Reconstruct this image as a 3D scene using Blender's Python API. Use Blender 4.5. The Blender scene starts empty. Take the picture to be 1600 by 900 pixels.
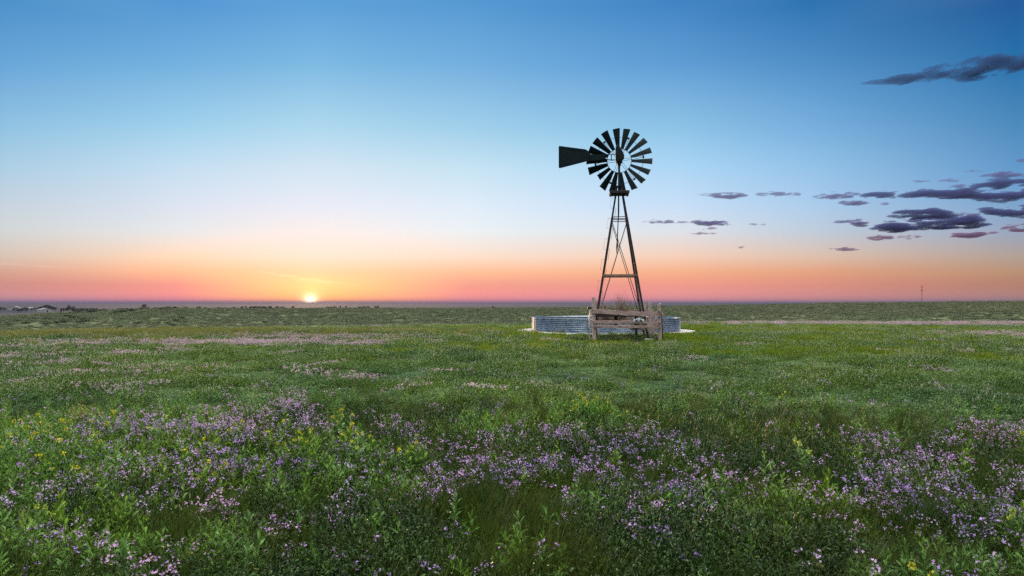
import bpy, math, random
import numpy as np
from mathutils import Vector, Matrix, Euler
R = math.radians
F = 1600*24/36.0                       # focal length in photo pixels
PITCH = R(1.235)
EYE = 1.5
SC = bpy.context.scene

# ------------------------------------------------------------------ camera
cd = bpy.data.cameras.new('camera'); cam = bpy.data.objects.new('camera', cd)
SC.collection.objects.link(cam); SC.camera = cam
cd.lens = 24; cd.sensor_width = 36; cd.clip_start = 0.05; cd.clip_end = 90000
cam.location = (0, 0, EYE); cam.rotation_euler = (R(90)+PITCH, 0, 0)

def ray(px, py):
    vx, vz = (px-800)/F, (450-py)/F
    d = Vector((vx, math.cos(PITCH)-math.sin(PITCH)*vz, math.sin(PITCH)+math.cos(PITCH)*vz))
    return d/d.y
def at(px, py, Y):
    d = ray(px, py); return Vector((d.x*Y, Y, EYE+d.z*Y))
def azel(px, py):
    d = ray(px, py).normalized(); return math.atan2(d.x, d.y), math.asin(d.z)

# ------------------------------------------------------------------ world
SUN_AZ, SUN_EL = azel(485, 471.5)
def lin(c): return [((v/255)/12.92 if v/255 <= .04045 else ((v/255+.055)/1.055)**2.4) for v in c]
ROWS = [0, 100, 200, 260, 320, 360, 400, 425, 445, 460, 472]
TABLE = [
 (-60, [(60,130,195),(85,150,208),(118,172,215),(142,184,212),(168,194,205),(182,192,198),(192,176,168),(190,148,140),(185,132,132),(182,130,140),(172,132,150)]),
 (10, [(59,139,199),(91,161,214),(133,190,224),(161,201,226),(186,205,222),(197,208,214),(203,189,181),(199,157,147),(194,134,133),(205,145,151),(192,147,164)]),
 (280, [(65,145,209),(99,171,220),(143,203,234),(178,215,239),(199,219,240),(207,224,235),(234,211,191),(241,181,150),(217,140,146),(231,140,151),(217,135,164)]),
 (490, [(76,153,214),(110,180,224),(158,210,236),(189,220,241),(206,225,246),(217,226,235),(248,219,213),(248,203,172),(254,216,150),(254,205,130),(254,185,120)]),
 (730, [(70,147,207),(103,170,220),(148,202,232),(184,221,240),(209,230,248),(219,235,245),(234,218,206),(241,184,154),(222,149,145),(239,145,152),(229,141,162)]),
 (1060, [(49,126,192),(86,152,210),(133,191,228),(165,210,243),(193,219,247),(215,223,233),(241,205,186),(243,174,138),(240,152,140),(241,155,153),(229,152,160)]),
 (1270, [(19,109,173),(70,138,197),(111,171,220),(140,190,230),(165,201,235),(185,202,220),(218,191,174),(227,160,128),(222,145,130),(221,146,141),(213,146,148)]),
 (1590, [(7,85,151),(7,108,170),(66,134,187),(88,148,201),(116,159,203),(143,162,191),(173,157,149),(183,143,116),(181,128,110),(185,135,124),(179,135,133)]),
]
ZEN = (7.6, 7.5, 6.4)               # zenith boosted as an added overhead key light, outside the frame
BACKHI = (1.5, 1.5, 1.45)            # added fill: unseen sky above and behind the camera, brightened to light the meadow
W = bpy.data.worlds.new('World'); SC.world = W; W.use_nodes = True
nt = W.node_tree; N = nt.nodes; L = nt.links; N.clear()
tc = N.new('ShaderNodeTexCoord'); sp = N.new('ShaderNodeSeparateXYZ'); L.new(tc.outputs['Generated'], sp.inputs[0])
def wm(op, a, b=None, c=None):
    n = N.new('ShaderNodeMath'); n.operation = op
    for i, v in enumerate((a, b, c)):
        if v is None: continue
        if isinstance(v, (int, float)): n.inputs[i].default_value = v
        else: L.new(v, n.inputs[i])
    return n.outputs[0]
az = wm('ARCTAN2', sp.outputs[0], sp.outputs[1])
el = wm('ARCSINE', sp.outputs[2])
elf = wm('DIVIDE', wm('ADD', el, 0.02), math.pi/2+0.02)     # 0..1
def efac(e): return (e+0.02)/(math.pi/2+0.02)
def ramp(stops):
    r = N.new('ShaderNodeValToRGB'); cr = r.color_ramp
    stops = sorted(stops)
    while len(cr.elements) < len(stops): cr.elements.new(0.5)
    for e, (p, c) in zip(cr.elements, stops):
        e.position = p; e.color = (c[0]/8, c[1]/8, c[2]/8, 1)
    L.new(elf, r.inputs[0]); return r.outputs[0]
cols = []
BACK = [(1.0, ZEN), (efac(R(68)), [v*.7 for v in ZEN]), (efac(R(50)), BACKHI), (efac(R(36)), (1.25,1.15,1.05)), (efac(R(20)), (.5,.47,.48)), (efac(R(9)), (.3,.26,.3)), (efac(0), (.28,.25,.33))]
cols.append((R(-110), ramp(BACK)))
for x, cs in TABLE:
    st = [(efac(azel(x, y)[1]), lin(c)) for y, c in zip(ROWS, cs)]
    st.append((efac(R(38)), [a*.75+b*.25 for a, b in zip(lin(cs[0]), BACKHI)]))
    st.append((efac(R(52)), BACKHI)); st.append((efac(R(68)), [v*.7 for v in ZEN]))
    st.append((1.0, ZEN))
    cols.append((azel(x, 300)[0], ramp(st)))
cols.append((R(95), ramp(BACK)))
cur = cols[0][1]
for i in range(1, len(cols)):
    mr = N.new('ShaderNodeMapRange'); mr.interpolation_type = 'LINEAR'
    mr.inputs['From Min'].default_value = cols[i-1][0]; mr.inputs['From Max'].default_value = cols[i][0]
    L.new(az, mr.inputs['Value'])
    mx = N.new('ShaderNodeMix'); mx.data_type = 'RGBA'
    L.new(mr.outputs[0], mx.inputs[0]); L.new(cur, mx.inputs[6]); L.new(cols[i][1], mx.inputs[7]); cur = mx.outputs[2]
# the sun half over the horizon, with its aureole
sd = Vector((math.sin(SUN_AZ)*math.cos(SUN_EL), math.cos(SUN_AZ)*math.cos(SUN_EL), math.sin(SUN_EL)))
dt = N.new('ShaderNodeVectorMath'); dt.operation = 'DOT_PRODUCT'; L.new(tc.outputs['Generated'], dt.inputs[0]); dt.inputs[1].default_value = sd
ang = wm('ARCCOSINE', wm('MINIMUM', dt.outputs['Value'], 0.9999999))
def expo(width): return wm('EXPONENT', wm('MULTIPLY', ang, -1.0/width))
def colmul(col, f):
    n = N.new('ShaderNodeVectorMath'); n.operation = 'SCALE'; n.inputs[0].default_value = col; L.new(f, n.inputs['Scale']); return n.outputs[0]
def vadd(a, b):
    n = N.new('ShaderNodeVectorMath'); n.operation = 'ADD'; L.new(a, n.inputs[0]); L.new(b, n.inputs[1]); return n.outputs[0]
glow = vadd(colmul((9, 7.4, 5.2), expo(R(.22))), colmul((.30, .19, .07), expo(R(.9))))
disc = N.new('ShaderNodeMapRange'); disc.inputs['From Min'].default_value = R(.30); disc.inputs['From Max'].default_value = R(.15)
L.new(ang, disc.inputs['Value'])
glow = vadd(glow, colmul((14, 11, 7), disc.outputs[0]))
sc2 = N.new('ShaderNodeVectorMath'); sc2.operation = 'SCALE'; sc2.inputs['Scale'].default_value = 8.0; L.new(cur, sc2.inputs[0])
tot = vadd(sc2.outputs[0], glow)
sky = N.new('ShaderNodeTexSky'); sky.sky_type = 'NISHITA'; sky.sun_disc = False
sky.sun_elevation = R(1.2); sky.sun_rotation = SUN_AZ
bg1 = N.new('ShaderNodeBackground'); bg1.inputs['Strength'].default_value = 0.02; L.new(sky.outputs[0], bg1.inputs[0])
bg2 = N.new('ShaderNodeBackground'); bg2.inputs['Strength'].default_value = 1.0; L.new(tot, bg2.inputs[0])
ad = N.new('ShaderNodeAddShader'); L.new(bg1.outputs[0], ad.inputs[0]); L.new(bg2.outputs[0], ad.inputs[1])
wo = N.new('ShaderNodeOutputWorld'); L.new(ad.outputs[0], wo.inputs[0])

# ------------------------------------------------------------------ sun, exposure
sl = bpy.data.lights.new('sun', 'SUN'); so = bpy.data.objects.new('sun', sl); SC.collection.objects.link(so)
sl.energy = 3.0; sl.angle = R(.5); sl.color = (1, .60, .32)
LE = R(2.6)
to_sun = Vector((math.sin(SUN_AZ)*math.cos(LE), math.cos(SUN_AZ)*math.cos(LE), math.sin(LE)))
so.rotation_euler = to_sun.to_track_quat('Z', 'Y').to_euler(); so.location = (-20, 30, 30)
vs = SC.view_settings; vs.view_transform = 'Standard'; vs.look = 'None'; vs.exposure = 0; vs.gamma = 1
cy = SC.cycles; cy.use_denoising = False; cy.max_bounces = 5; cy.diffuse_bounces = 2; cy.glossy_bounces = 2
cy.transmission_bounces = 3; cy.transparent_max_bounces = 6; cy.volume_bounces = 0; cy.sample_clamp_indirect = 3; cy.sample_clamp_direct = 3

# ------------------------------------------------------------------ helpers
def tag(o, label=None, cat=None, group=None, kind=None):
    if label: o['label'] = label
    if cat: o['category'] = cat
    if group: o['group'] = group
    if kind: o['kind'] = kind
    return o
def empty(name, loc=(0, 0, 0), rz=0):
    o = bpy.data.objects.new(name, None); SC.collection.objects.link(o)
    o.location = loc; o.rotation_euler = (0, 0, rz); o.empty_display_size = .3; return o
class MB:
    def __init__(s): s.v = []; s.f = []; s.m = []; s.mi = 0
    def add(s, vs, fs):
        n = len(s.v); s.v += [tuple(v) for v in vs]; s.f += [tuple(i+n for i in f) for f in fs]; s.m += [s.mi]*len(fs)
    def box(s, c, size, rot=None, taper=1.0):
        x, y, z = [a/2 for a in size]
        vs = [Vector((sx*x*(taper if sz > 0 else 1), sy*y*(taper if sz > 0 else 1), sz*z)) for sz in (-1, 1) for sy in (-1, 1) for sx in (-1, 1)]
        if rot is not None: vs = [rot @ v for v in vs]
        c = Vector(c)
        s.add([v+c for v in vs], [(0,2,3,1),(4,5,7,6),(0,1,5,4),(2,6,7,3),(0,4,6,2),(1,3,7,5)])
    def tube(s, pts, r, n=6, cap=True):
        pts = [Vector(p) for p in pts]; rs = r if isinstance(r, (list, tuple)) else [r]*len(pts)
        vs = []; fs = []
        for i, p in enumerate(pts):
            t = (pts[min(i+1, len(pts)-1)]-pts[max(i-1, 0)]).normalized()
            a = t.cross(Vector((0, 0, 1)));
            if a.length < .05: a = t.cross(Vector((0, 1, 0)))
            a.normalize(); b = t.cross(a)
            for k in range(n):
                w = 2*math.pi*k/n; vs.append(p+(a*math.cos(w)+b*math.sin(w))*rs[i])
        for i in range(len(pts)-1):
            for k in range(n): fs.append((i*n+k, i*n+(k+1) % n, (i+1)*n+(k+1) % n, (i+1)*n+k))
        if cap: fs += [tuple(range(n))[::-1], tuple((len(pts)-1)*n+k for k in range(n))]
        s.add(vs, fs)
    def lathe(s, prof, n=48, closed=False):
        vs = []; fs = []
        for r, z in prof:
            for k in range(n):
                w = 2*math.pi*k/n; vs.append((r*math.cos(w), r*math.sin(w), z))
        m = len(prof)
        for i in range(m if closed else m-1):
            j = (i+1) % m
            for k in range(n): fs.append((i*n+k, i*n+(k+1) % n, j*n+(k+1) % n, j*n+k))
        s.add(vs, fs)
    def prism(s, poly, y0, y1):          # polygon in x,z extruded along y
        n = len(poly); vs = [(x, y0, z) for x, z in poly]+[(x, y1, z) for x, z in poly]
        s.add(vs, [tuple(range(n)), tuple(range(n, 2*n))[::-1]]+[(i, i+n, (i+1) % n+n, (i+1) % n) for i in range(n)])
    def mesh(s, name, mats, smooth=False):
        me = bpy.data.meshes.new(name); me.from_pydata(s.v, [], s.f)
        for m in (mats if isinstance(mats, (list, tuple)) else [mats]): me.materials.append(m)
        me.polygons.foreach_set('material_index', s.m)
        if smooth: me.polygons.foreach_set('use_smooth', [True]*len(s.f))
        me.update(); return me
    def build(s, name, mats, parent=None, smooth=False, bevel=0, recalc=True):
        me = s.mesh(name, mats, smooth)
        if recalc:
            import bmesh
            b = bmesh.new(); b.from_mesh(me); bmesh.ops.recalc_face_normals(b, faces=b.faces); b.to_mesh(me); b.free()
        o = bpy.data.objects.new(name, me); SC.collection.objects.link(o)
        if parent is not None: o.parent = parent
        if bevel:
            m = o.modifiers.new('bevel', 'BEVEL'); m.width = bevel; m.segments = 2; m.limit_method = 'ANGLE'
        return o

# numpy value noise
def _h(ix, iy, seed):
    n = (ix.astype(np.int64)*374761393+iy.astype(np.int64)*668265263+seed*974711) & 0xffffffff
    n = ((n ^ (n >> 13))*1274126177) & 0xffffffff
    return ((n ^ (n >> 16)) & 0xffffff)/float(0xffffff)
def vnoise(x, y, seed=0):
    x = np.asarray(x, float); y = np.asarray(y, float)
    ix = np.floor(x); iy = np.floor(y); fx = x-ix; fy = y-iy
    fx = fx*fx*(3-2*fx); fy = fy*fy*(3-2*fy)
    a = _h(ix, iy, seed); b = _h(ix+1, iy, seed); c = _h(ix, iy+1, seed); d = _h(ix+1, iy+1, seed)
    return (a*(1-fx)+b*fx)*(1-fy)+(c*(1-fx)+d*fx)*fy
def fbm(x, y, seed=0, oct=4):
    t = 0; a = .5; s = 0
    for i in range(oct): t = t+a*vnoise(x*2**i+i*17.3, y*2**i-i*9.1, seed+i); s += a; a *= .5
    return t/s

# ------------------------------------------------------------------ terrain height
CR_X = np.array([-400, -60, 0, 60, 100, 160, 250, 400, 560, 700, 900, 1100, 1200, 1300, 1400, 1600, 1800, 2400])
CR_Y = np.array([510, 500, 495, 490.5, 488, 484, 480.3, 481.3, 480.5, 481, 479.5, 476.5, 474.5, 472.5, 471.5, 469.5, 468, 468])
def sstep(a, b, x):
    t = np.clip((x-a)/(b-a), 0, 1); return t*t*(3-2*t)
def zt(x, y):
    x = np.asarray(x, float); y = np.asarray(y, float)
    r = np.hypot(x, y)+1e-6; a = np.arctan2(x, y)
    aa = np.clip(a, -1.0, 1.0); px = 800+F*np.tan(aa)
    edge = np.interp(np.degrees(a), [-60, -37, 0, 12, 20, 37, 70], [33, 34, 40, 46, 50, 58, 60])
    RC = np.interp(np.degrees(a), [-60, -37, -20, 0, 37], [230, 260, 330, 360, 380])
    C = EYE+(473-np.interp(px, CR_X, CR_Y))/F*RC*np.cos(aa)-.55
    floor_z = np.interp(np.degrees(a), [-60, -37, 0, 37], [-9, -8.5, -6.5, -4.2])
    z = 0-(0-floor_z)*sstep(edge, 130, r)
    z = z+(C-floor_z)*sstep(110, RC, r)
    hump = (fbm(x/60, y/60, 5, 3)-.5)*2.8*sstep(120, 200, r)*(1-sstep(RC*.8, RC, r)*.95)
    z = z+hump+(fbm(x/9, y/9, 8, 3)-.5)*.5*sstep(60, 140, r)
    z = z+(-17-C)*sstep(RC, 800, r)
    far = (fbm(x/2600, y/2600, 11, 3)-.5)*14*sstep(2200, 7000, r)
    z = z+far+sstep(9000, 21000, r)*(17+10*(fbm(a*16, a*0, 21, 3)-.5)+8)
    z = z+(fbm(x/1.7, y/1.7, 2, 2)-.5)*.10*(1-sstep(14, 24, r))+(fbm(x/6, y/6, 3, 2)-.5)*.12*sstep(34, 44, r)*(1-sstep(90, 130, r))
    return z
def zat(x, y): return float(zt(np.array([x]), np.array([y]))[0])
HY = 2.0*1.003**np.arange(3000)
def hit(px, py):
    d = ray(px, py); k = np.nonzero(EYE+d.z*HY <= zt(d.x*HY, HY))[0]
    if not len(k): return None
    Y = float(HY[k[0]]); return Vector((d.x*Y, Y, zat(d.x*Y, Y)))
PAD = Vector((at(945.5, 518, 35.6).x, 35.6, 0))

# ------------------------------------------------------------------ materials
def mat(name):
    m = bpy.data.materials.new(name); m.use_nodes = True
    nt = m.node_tree; p = nt.nodes['Principled BSDF']; return m, nt, p
def nn(nt, t, **k):
    n = nt.nodes.new(t)
    for a, b in k.items():
        if hasattr(n, a) and a not in ('inputs',): setattr(n, a, b)
    return n
def mixc(nt, fac, a, b, mode='MIX'):
    n = nt.nodes.new('ShaderNodeMix'); n.data_type = 'RGBA'; n.blend_type = mode
    for sock, v in ((n.inputs[0], fac), (n.inputs[6], a), (n.inputs[7], b)):
        if isinstance(v, (int, float)): sock.default_value = v
        elif isinstance(v, tuple): sock.default_value = (*v, 1) if len(v) == 3 else v
        else: nt.links.new(v, sock)
    return n.outputs[2]
def noise(nt, scale, detail=3, vec=None, rough=.5):
    n = nt.nodes.new('ShaderNodeTexNoise'); n.inputs['Scale'].default_value = scale; n.inputs['Detail'].default_value = detail
    n.inputs['Roughness'].default_value = rough
    if vec is not None: nt.links.new(vec, n.inputs['Vector'])
    return n.outputs[0]
def maprange(nt, v, a, b, c=0., d=1.):
    n = nt.nodes.new('ShaderNodeMapRange'); nt.links.new(v, n.inputs[0])
    for i, t in enumerate((a, b, c, d)): n.inputs[i+1].default_value = t
    return n.outputs[0]
def simple(name, c1, c2, scale=8, rough=.6, metal=0., bump=.3, stretch=None, detail=5, spec=.5):
    m, nt, p = mat(name)
    t = nt.nodes.new('ShaderNodeTexCoord'); v = t.outputs['Object']
    if stretch:
        mp = nt.nodes.new('ShaderNodeMapping'); mp.inputs['Scale'].default_value = stretch; nt.links.new(v, mp.inputs[0]); v = mp.outputs[0]
    n1 = noise(nt, scale, detail, v, .6)
    nt.links.new(mixc(nt, maprange(nt, n1, .35, .65), c1, c2), p.inputs['Base Color'])
    p.inputs['Roughness'].default_value = rough; p.inputs['Metallic'].default_value = metal
    p.inputs['Specular IOR Level'].default_value = spec
    if bump:
        b = nt.nodes.new('ShaderNodeBump'); b.inputs['Strength'].default_value = bump; b.inputs['Distance'].default_value = .01
        nt.links.new(noise(nt, scale*3, 4, v), b.inputs['Height']); nt.links.new(b.outputs[0], p.inputs['Normal'])
    return m
def leafmat(name, a, b, c, scale=.12, trans=.3, rough=.45, var=.55, lum=1.0, spec=.35):
    """a,b,c: three greens mixed by world noise and per-plant random"""
    m, nt, p = mat(name)
    g = nt.nodes.new('ShaderNodeNewGeometry'); oi = nt.nodes.new('ShaderNodeObjectInfo')
    n1 = maprange(nt, noise(nt, scale, 5, g.outputs['Position'], .65), .40, .60)
    col = mixc(nt, n1, a, b)
    col = mixc(nt, maprange(nt, oi.outputs['Random'], .45, 1.0, 0, .8), col, c)
    hs = nt.nodes.new('ShaderNodeHueSaturation'); nt.links.new(col, hs.inputs['Color'])
    n2 = noise(nt, 26, 1, g.outputs['Position'])
    nt.links.new(maprange(nt, n2, .3, .7, (1-var)*lum, (1+var)*lum), hs.inputs['Value'])
    p.inputs['Roughness'].default_value = rough; p.inputs['Specular IOR Level'].default_value = spec
    nt.links.new(hs.outputs[0], p.inputs['Base Color'])
    tr = nt.nodes.new('ShaderNodeBsdfTranslucent'); nt.links.new(hs.outputs[0], tr.inputs[0])
    ms = nt.nodes.new('ShaderNodeMixShader'); ms.inputs[0].default_value = trans
    nt.links.new(p.outputs[0], ms.inputs[1]); nt.links.new(tr.outputs[0], ms.inputs[2])
    nt.links.new(ms.outputs[0], nt.nodes['Material Output'].inputs[0]); return m

M = {}
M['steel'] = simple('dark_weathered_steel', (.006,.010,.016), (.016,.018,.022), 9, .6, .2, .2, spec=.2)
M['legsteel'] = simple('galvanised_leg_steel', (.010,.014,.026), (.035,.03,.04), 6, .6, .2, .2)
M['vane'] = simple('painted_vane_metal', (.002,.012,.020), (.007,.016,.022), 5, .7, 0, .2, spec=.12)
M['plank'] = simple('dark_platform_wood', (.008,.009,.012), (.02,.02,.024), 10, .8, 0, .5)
M['wood'] = simple('weathered_rail_wood', (.12,.085,.085), (.52,.40,.41), 9, .85, 0, .8, (.6, 6, 8))
M['post'] = simple('weathered_post_wood', (.18,.14,.14), (.58,.49,.49), 9, .85, 0, .8, (6, 6, .7))
M['tan'] = simple('tan_board', (.20,.13,.10), (.28,.19,.15), 6, .8)
M['zinc'] = simple('galvanised_zinc', (.19,.28,.40), (.40,.48,.58), 3, .24, .9, .1)
M['zincin'] = simple('dull_zinc_lining', (.13,.16,.2), (.22,.26,.3), 3, .6, .3, .1)
M['concrete'] = simple('pale_concrete', (.30,.28,.30), (.52,.50,.53), 2.2, .9, 0, .4)
M['black'] = simple('black_rubber', (.012,.012,.013), (.02,.02,.02), 8, .5, 0, 0)
M['whitepipe'] = simple('pale_pipe', (.55,.52,.5), (.7,.68,.66), 8, .5, 0, 0)
M['sack'] = simple('pale_plastic_sheet', (.26,.30,.38), (.38,.43,.52), 6, .4, 0, .3)
M['twig'] = leafmat('dry_twigs', (.20,.16,.12), (.28,.22,.18), (.34,.30,.24), .8, .1, .8)

# ------------------------------------------------------------------ ground sheet
rr = [0.0]; r = .35
while r < 24500:
    rr.append(r); r *= (1.028 if r < 12 else 1.022 if r < 700 else 1.04)
rr = np.array(rr)
deg = np.concatenate([np.arange(-58, 58, .25), np.arange(58, 302, 2.0)]); na = len(deg); an = np.radians(deg)
X = np.outer(rr[1:], np.sin(an)); Y = np.outer(rr[1:], np.cos(an)); Z = zt(X, Y)
verts = np.concatenate([[[0, 0, zat(0, 0)]], np.stack([X, Y, Z], -1).reshape(-1, 3)])
fs = [(0, 1+(k+1) % na, 1+k) for k in range(na)]
for i in range(len(rr)-2):
    o0 = 1+i*na; o1 = o0+na
    fs += [(o0+k, o0+(k+1) % na, o1+(k+1) % na, o1+k) for k in range(na)]
me = bpy.data.meshes.new('ground'); me.from_pydata(verts.tolist(), [], fs)
me.polygons.foreach_set('use_smooth', [True]*len(fs)); me.update()
ground = bpy.data.objects.new('ground', me); SC.collection.objects.link(ground)
tag(ground, 'rolling green prairie ground reaching the flat horizon', kind='structure')
m, nt, p = mat('prairie_ground'); me.materials.append(m)
g = nt.nodes.new('ShaderNodeNewGeometry'); P = g.outputs['Position']
rad = nt.nodes.new('ShaderNodeVectorMath'); rad.operation = 'LENGTH'; nt.links.new(P, rad.inputs[0]); rad = rad.outputs['Value']
soil = mixc(nt, maprange(nt, noise(nt, 3, 5, P), .4, .6), (.006,.008,.004), (.016,.020,.008))
mid = mixc(nt, maprange(nt, noise(nt, .35, 5, P, .7), .42, .58), (.014,.026,.006), (.035,.06,.012))
near = mixc(nt, maprange(nt, rad, 5, 13), soil, mid)
h1 = mixc(nt, maprange(nt, noise(nt, .03, 5, P, .65), .40, .60), (.06,.085,.04), (.09,.11,.06))
h2 = mixc(nt, maprange(nt, noise(nt, .25, 6, P, .75), .52, .70), h1, (.20,.20,.13))
h3 = mixc(nt, maprange(nt, noise(nt, .9, 4, P, .8), .66, .74), h2, (.34,.33,.27))
hill = mixc(nt, maprange(nt, noise(nt, .07, 5, P, .7), .58, .72, 0, .7), h3, (.045,.055,.035))
far1 = mixc(nt, maprange(nt, noise(nt, .0009, 5, P, .6), .44, .56), (.022,.028,.040), (.042,.044,.058))  # blue of distant haze mixed into the far ground colour
c = mixc(nt, maprange(nt, rad, 36, 75), near, hill)
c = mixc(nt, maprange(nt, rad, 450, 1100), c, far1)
def ring(cx, cy, r0, r1, sx=1.0, sy=1.0):
    s = nt.nodes.new('ShaderNodeVectorMath'); s.operation = 'SUBTRACT'; nt.links.new(P, s.inputs[0]); s.inputs[1].default_value = (cx, cy, 0)
    k = nt.nodes.new('ShaderNodeVectorMath'); k.operation = 'MULTIPLY'; nt.links.new(s.outputs[0], k.inputs[0]); k.inputs[1].default_value = (sx, sy, 0)
    l = nt.nodes.new('ShaderNodeVectorMath'); l.operation = 'LENGTH'; nt.links.new(k.outputs[0], l.inputs[0])
    a = nt.nodes.new('ShaderNodeMath'); a.operation = 'ADD'; nt.links.new(l.outputs['Value'], a.inputs[0])
    nt.links.new(maprange(nt, noise(nt, .9, 4, P), .2, .8, -.8, .8), a.inputs[1])
    return maprange(nt, a.outputs[0], r1, r0)
c = mixc(nt, ring(4.5, 27.4, 1.6, 2.8), c, (.09,.065,.045))
c = mixc(nt, ring(PAD.x, PAD.y, 4.7, 5.9), c, (.13,.11,.08))
nt.links.new(c, p.inputs['Base Color']); p.inputs['Roughness'].default_value = .95; p.inputs['Specular IOR Level'].default_value = .1
b = nt.nodes.new('ShaderNodeBump'); b.inputs['Strength'].default_value = .8; b.inputs['Distance'].default_value = .25
nt.links.new(noise(nt, 1.3, 6, P, .75), b.inputs['Height']); nt.links.new(b.outputs[0], p.inputs['Normal'])

# ------------------------------------------------------------------ windmill
WY = 27.8
KX = WY/F                                # metres per photo pixel at the mill
mill = empty('windmill', (4.38, WY, 0), R(-7))
tag(mill, 'tall dark steel farm windmill with eighteen blades and a side vane', 'windmill')
TOPZ, B0, B1 = 6.25, 1.09, .10
def leg_at(sx, sy, z):
    k = B0+(B1-B0)*z/TOPZ; return Vector((sx*k, sy*k, z))
for sx in (-1, 1):
    for sy in (-1, 1):
        mb = MB()
        for w, z0, z1 in ((.07, -.1, 4.95), (.055, 4.9, TOPZ)):
            a, b2 = leg_at(sx, sy, z0), leg_at(sx, sy, z1); d = (b2-a).normalized()
            rot = d.to_track_quat('Z', 'Y').to_matrix(); mid_ = (a+b2)/2; ln = (b2-a).length
            mb.box(mid_-Vector((sx*w/2, 0, 0)), (w, .008, ln), rot); mb.box(mid_-Vector((0, sy*w/2, 0)), (.008, w, ln), rot)
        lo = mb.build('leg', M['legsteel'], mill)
        mb = MB(); q = leg_at(sx, sy, .05); mb.box((q.x, q.y, .03), (.32, .32, .14)); mb.build('footing', M['concrete'], lo, bevel=.02)
for z in (4.97, 4.85, 2.62, 2.56):
    mb = MB()
    for (a, b2) in (((-1,-1),(1,-1)), ((1,-1),(1,1)), ((1,1),(-1,1)), ((-1,1),(-1,-1))):
        mb.tube([leg_at(*a, z), leg_at(*b2, z)], .016 if z > 4 else .014, 4)
    if z < 2.6:
        for sy in (-1, 1): mb.box((0, leg_at(1, sy, z).y, z+.03), (2*leg_at(1, 1, z).x, .02, .06))
    mb.build('girt', M['tan'] if z < 2.6 else M['legsteel'], mill)
for z0, z1 in ((.35, 4.85),):
    for i, (a, b2) in enumerate((((-1,-1),(1,-1)), ((1,-1),(1,1)), ((1,1),(-1,1)), ((-1,1),(-1,-1)))):
        mb = MB(); mb.tube([leg_at(*a, z0), leg_at(*b2, z1)], .014, 5); mb.tube([leg_at(*b2, z0), leg_at(*a, z1)], .014, 5)
        mb.build('cross_brace', M['legsteel'], mill)
# zigzag climbing irons up the left legs
mb = MB(); z = 5.75; k = 0
while z > 1.0:
    q = leg_at(-1, -1, z); s_ = .14 if k % 2 == 0 else -.11
    q2 = leg_at(-1, -1, z-.42)
    mb.tube([q, q+Vector((-s_, -.02, .01)), q2+Vector((-s_, -.02, .0)), q2], .0065, 4, cap=False); z -= .42; k += 1
mb.build('step_irons', M['legsteel'], mill)
# platform: two thick planks with battens
mb = MB()
for sy in (-.3, -.1, .1, .3): mb.box((0, sy, 5.98), (.76, .17, .05))
mb.box((0, -.40, 5.97), (.80, .05, .11)); mb.box((0, .40, 5.97), (.80, .05, .11)); mb.box((-.34, 0, 5.92), (.07, .75, .07)); mb.box((.34, 0, 5.92), (.07, .75, .07))
mb.build('platform', M['plank'], mill, bevel=.012)
mb = MB(); mb.tube([(-.02, .0, 6.4), (-.03, -.02, 5.2), (-.10, -.05, 3.75), (-.11, -.05, 3.5)], [.028, .032, .036, .012], 6)
mb.build('pump_rod', M['plank'], mill)
mb = MB(); mb.tube([(0, 0, 5.9), (0, 0, 7.25)], [.055, .04], 10); mb.box((0, 0, 6.25), (.26, .26, .04)); 
mb.build('mast_pipe', M['steel'], mill, smooth=False)
HZ = 7.38
# wheel
wheel = MB()
def ringp(mb, R_, y, r=.012, n=54):
    mb.tube([(R_*math.cos(2*math.pi*i/n), y, R_*math.sin(2*math.pi*i/n)) for i in range(n+1)], r, 4, cap=False)
ringp(wheel, .50, .05, .012); ringp(wheel, .97, .05, .008)
for i in range(6):
    a = R(97-40/2+60*i-9)
    for s_ in (-.045, .045):
        wheel.tube([(.10*math.cos(a)+s_*math.sin(a), -.02, .10*math.sin(a)-s_*math.cos(a)), (1.0*math.cos(a)+s_*.6*math.sin(a), .05, 1.0*math.sin(a)-s_*.6*math.cos(a))], .008, 4)
    wheel.box((.99*math.cos(a), .05, .99*math.sin(a)), (.07, .03, .11), Matrix.Rotation(-a, 3, 'Y'))
wheel.tube([(0, -.14, 0), (0, .12, 0)], .10, 14)
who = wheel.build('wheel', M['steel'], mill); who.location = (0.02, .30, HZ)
angs = [96, 77, 57, 37, 18, -2, -22, -43, -63, -83, -103, -122, -142, -162, -182, -202, -222, -243]
random.seed(4)
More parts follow.
